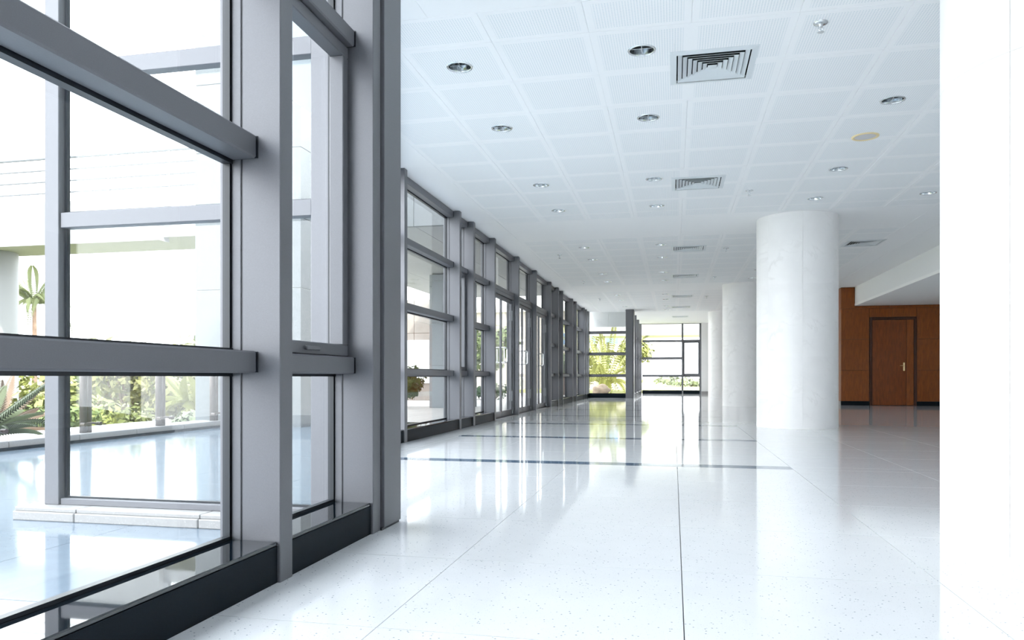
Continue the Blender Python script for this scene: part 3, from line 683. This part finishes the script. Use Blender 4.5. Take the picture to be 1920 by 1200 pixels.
def tree(x, y, z0, top, r, label, lm, n=1300, trunk=True, size=.13, name='garden_tree', cat='tree', group=None):
    t = thing(name, (x, y, z0), label, cat, group); h = top - z0
    cz = z0 + h * (.66 if trunk else .5); rz = h * (.40 if trunk else .55)
    o = obj('foliage', leaves(n, (x, y, cz), (r, r, rz), size, int(abs(x * 91 + y * 37))), M[lm], t); o['kind'] = 'stuff'
    bm = bmesh.new(); rn = random.Random(int(abs(x) * 50))
    if trunk:
        tube(bm, [(x, y, z0), (x + .05, y, z0 + h * .3), (x - .04, y + .05, z0 + h * .6)], [.09, .07, .05], 8)
        for k in range(4):
            a = rn.uniform(0, 6.28); tube(bm, [(x + .03, y, z0 + h * .32), (x + .5 * r * math.cos(a), y + .5 * r * math.sin(a), z0 + h * .75)], [.05, .02], 6)
    else:
        for k in range(5):
            a = rn.uniform(0, 6.28); tube(bm, [(x, y, z0), (x + .5 * r * math.cos(a), y + .5 * r * math.sin(a), z0 + h * .7)], [.03, .012], 6)
    obj('trunk' if trunk else 'stems', bm, M['bark'], t)
    return t
def frond_bm(L, droop, w, nl=34, rise=.6):
    bm = bmesh.new(); pts = []
    for i in range(nl + 1):
        u = i / nl; pts.append(Vector((L * u * (1 - .15 * u), 0, L * (rise * u - droop * u * u))))
    tube(bm, pts, [.007 * (1 - .8 * i / nl) * L for i in range(nl + 1)], 4)
    for i in range(2, nl + 1):
        u = i / nl; l = w * math.sin(PI * min(1, .12 + .86 * u)) + .03 * L
        for s_ in (-1, 1):
            p = pts[i]; tip = p + Vector((l * .45, s_ * l, -l * .35)); m_ = p + Vector((l * .2 + .018 * L, s_ * l * .5, .02 * L))
            bm.faces.new([bm.verts.new(q) for q in (p, p + Vector((.016 * L, 0, 0)), m_ + Vector((.010 * L, 0, 0)), tip)])
    return bm
def palm(x, y, z0, zc, L, n, label, m_, name='palm_tree', droop=.8, w=.3, trunk_r=.12, rise=.7, cat='palm', dry=0):
    t = thing(name, (x, y, z0), label, cat)
    if zc > z0 + .25:
        q = bmesh.new(); k = 9; tube(q, [(x, y, z0 + (zc - z0) * i / k) for i in range(k + 1)], [trunk_r * (1.25 - .35 * i / k + (.05 if i % 2 else 0)) for i in range(k + 1)], 10); obj('trunk', q, M['bark'], t)
    else: obj('caudex', lathe(bmesh.new(), [(.05, 0), (.16, .02), (.17, .16), (.1, .25), (.01, .26)], (x, y, z0), 12), M['bark'], t)
    variants = []
    for d_, r_ in ((droop, rise), (droop * .75, rise * 1.5), (droop * 1.25, rise * .7)):
        o = obj('frond', frond_bm(L, d_, w, rise=r_), M[m_], t, origin=(0, 0, 0)); variants.append(o)
    rn = random.Random(int(abs(x * 13 + y * 7)))
    for k in range(n):
        v = variants[k % 3]
        o = v if k < 3 else v.copy()
        if k >= 3: COL.objects.link(o); o.parent = t
        o.location = (0, 0, zc - z0); o.rotation_euler = (rn.uniform(-.2, .2), rn.uniform(-.15, .15), 2 * PI * k / n * 1.0 + rn.uniform(-.25, .25)); o.scale = (rn.uniform(.8, 1.15),) * 3
    return t
# bank seen through the return screen
tree(-12.9, 13.9, -1.35, .9, 1.3, 'yellow green shrub on the bank behind the first balustrade post', 'leafy', 1500, False, name='garden_shrub', cat='shrub')
tree(-16.6, 19.6, -1.5, 1.9, 1.7, 'tall mid green tree on the bank, left of the brown trunk', 'leafm', 1700)
tree(-13.6, 16.4, -1.35, 1.6, .9, 'slim brown trunked tree between the two balustrade posts', 'leaflo', 900)
tree(-15.4, 23.4, -1.4, 2.1, 1.8, 'broad yellow green tree behind the second balustrade post', 'leafy', 1700)
tree(-10.9, 15.6, -1.2, .95, 1.2, 'rounded olive shrub right of the second balustrade post', 'leaflo', 1300, False, name='garden_shrub', cat='shrub')
palm(-9.45, 13.3, -.75, .15, .8, 16, 'small upright palm growing on the bank close to the terrace', 'frond', droop=.7, w=.16, trunk_r=.08, rise=.9)
tree(-12.6, 18.9, -1.35, 1.9, 1.5, 'mid green tree beside the granite pillar', 'leafm', 1500)
tree(-10.6, 12.4, -.95, .25, 1.0, 'low yellow flowering shrub just below the first balustrade post', 'leafy', 1300, False, .09, name='garden_shrub', cat='shrub')
tree(-8.2, 11.2, -.5, .2, .7, 'low pale grey green shrub between the balustrade posts', 'leafp', 900, False, .08, name='garden_shrub', cat='shrub')
tree(-8.2, 12.9, -.55, .2, .75, 'low bright green shrub below the second balustrade post', 'leafm', 900, False, .08, name='garden_shrub', cat='shrub')
tree(-20.5, 18.6, -1.1, 1.5, 1.7, 'yellow green tree far left on the bank', 'leafy', 1300)
tree(-20.5, 26.3, -.5, 2.0, 2.0, 'pale green tree far behind the bank', 'leafp', 1300)
tree(-15.8, 28.0, -.4, 2.1, 2.0, 'olive tree at the back of the bank', 'leaflo', 1300)
tree(-7.75, 15.2, -.35, .95, .7, 'pale green shrub right of the granite pillar', 'leafp', 1000, False, .09, name='garden_shrub', cat='shrub')
tree(-11.8, 22.4, -.45, 1.8, 1.4, 'yellow green tree behind the granite pillar', 'leafy', 1300)
# left strip
palm(-22.75, 22.9, -.3, 3.4, 1.4, 26, 'pale feathery palm tree between the white column and the screen post', 'leafp', droop=1.1, w=.16, trunk_r=.075, rise=1.05)
tree(-27.5, 28.5, -.3, 1.7, 2.4, 'pale green hedge tree far behind the feathery palm', 'leafp', 1300)
tree(-33.5, 30.5, -.3, 1.6, 2.4, 'pale green tree behind the white round column', 'leafp', 1000)
tree(-24.3, 24.2, -.3, .15, 1.0, 'low reddish flowering bed at the foot of the feathery palm', 'dry', 600, False, .08, name='flower_bed', cat='shrub')
palm(-7.95, 7.1, -.15, .02, 1.0, 22, 'spiky brown green cycad beside the terrace kerb at left', 'cycad', 'cycad', droop=.35, w=.10, rise=.62, cat='cycad')
palm(-9.3, 8.6, -.5, -.1, .9, 14, 'dry brown tipped cycad behind the green cycad', 'dry', 'cycad', droop=.3, w=.09, rise=.75, cat='cycad')
pl = thing('stone_planter', (-10.4, 10.4, -.9), 'tan stone planter wall holding a clipped hedge at left', 'planter')
for k in range(4): obj('planter_block', B(-13 + k * 1.1, -13 + (k + 1) * 1.1 - .006, 10.2, 10.5, -1.0, -.16, bev=.01), M['planter'], pl)
hd = obj('clipped_hedge', leaves(2200, (-11.2, 10.9, 0), (1.7, .3, .28), .06, 5), M['leafm']); tag(hd, 'clipped green hedge on the tan stone planter', 'hedge', None, 'stuff')
# plants seen through the long wall
tree(-6.75, 18.0, -.05, .95, .6, 'dark green bush standing left of the canopy pillar', 'leafd', 1200, False, .08, name='dark_bush', cat='shrub')
tree(-6.1, 24.6, -.05, .55, .7, 'low dark green bush beyond the canopy', 'leafd', 800, False, .08, name='dark_bush', cat='shrub')
tree(-7.5, 29.1, -.05, 2.7, 1.5, 'bright green tree seen through the bay before the doors', 'leafm', 1500)
tree(-4.6, 31.5, -.05, 1.6, .7, 'slim pale tree outside the farthest bays', 'leafp', 800)
# far garden
palm(-3.3, 37.4, -.06, .25, 2.3, 36, 'big arching yellow green palm clump behind the far return screen', 'frond', droop=1.55, w=.12, rise=1.6)
palm(-5.0, 42.5, -.06, .9, 2.6, 30, 'second arching palm clump farther left behind the screen', 'frond', droop=1.5, w=.12, rise=1.6)
palm(-4.3, 35.0, -.06, .05, .5, 14, 'small reddish palm at the left foot of the palm clump', 'dry', 'cycad', droop=.3, w=.12, rise=.8, cat='cycad')
tree(-4.6, 48.6, -.06, 2.9, .9, 'leaning green tree at upper right of the palm garden', 'leafm', 1000, size=.12)
rk = bmesh.new(); bmesh.ops.create_icosphere(rk, subdivisions=3, radius=1)
for v in rk.verts:
    n_ = 1 + .16 * math.sin(3 * v.co.x + 1.2) * math.cos(4 * v.co.y) + .1 * math.sin(6 * v.co.z + 2 * v.co.x); v.co = Vector((v.co.x * .44 * n_ - 3.25, v.co.y * .35 * n_ + 34.4, v.co.z * .26 * n_ + .15))
tag(obj('boulder', rk, M['rock'], None, True, base=True), 'rounded tan boulder on the lawn under the palm clump', 'rock')
tree(-2.3, 45.5, -.06, 3.0, 1.05, 'yellow green tree at the left of the end glazing', 'leafy', 1200, size=.14)
for k, (x, y) in enumerate(((-6, 66), (1.5, 66), (9, 66))): tree(x, y, -.06, .9, 3.2, ['low grey green hedge far across the lawn, left part', 'low grey green hedge far across the lawn, middle part', 'low grey green hedge far across the lawn, right part'][k], 'leafp', 700, False, .22, name='distant_hedge', cat='hedge')
# pale far buildings
fb_ = thing('far_building', (-8, 50, -.06), 'pale pink building with blue windows behind the palm garden', 'building')
obj('wall', B(-16, -2.6, 50, 58, -.06, 5.2), M['pinkwall'], fb_); obj('parapet', B(-16.2, -2.4, 49.8, 58, 5.2, 5.6), M['white'], fb_)
for x in (-7.2, -5.5, -4.0):
    f_ = obj('window', B(x - .45, x + .45, 49.93, 50.0, 2.9, 3.75), M['white'], fb_); obj('window_pane', B(x - .4, x + .4, 49.90, 49.93, 2.95, 3.7), M['bluewin'], f_)
# garden canopy beam seen beyond the end glazing
cb_ = thing('white_walkway_roof', (-1.5, 38, 3.0), 'pale flat walkway roof beyond the end glazing', 'roof')
obj('roof_slab', B(-4.5, 5, 37.5, 44, 3.02, 3.35), M['white'], cb_); obj('fascia', B(-4.5, 5, 37.42, 37.5, 2.80, 3.4), M['granlight'], cb_)
for x in (-4.2, 4.6):
    q = bmesh.new(); tube(q, [(x, 43, -.06), (x, 43, 3.02)], .12, 12); obj('post', q, M['white'], cb_)
# unseen mass over the near roof, added to keep sun off the terrace
ub = thing('sun_blocker', (4, 14, CZ + .5), 'unseen block added above the lobby to shade the terrace from the sun', 'building', kind='structure')
obj('blocker_mass', B(-1.2, 9.2, -7, 8, CZ + .5, 9), M['granlight'], ub)
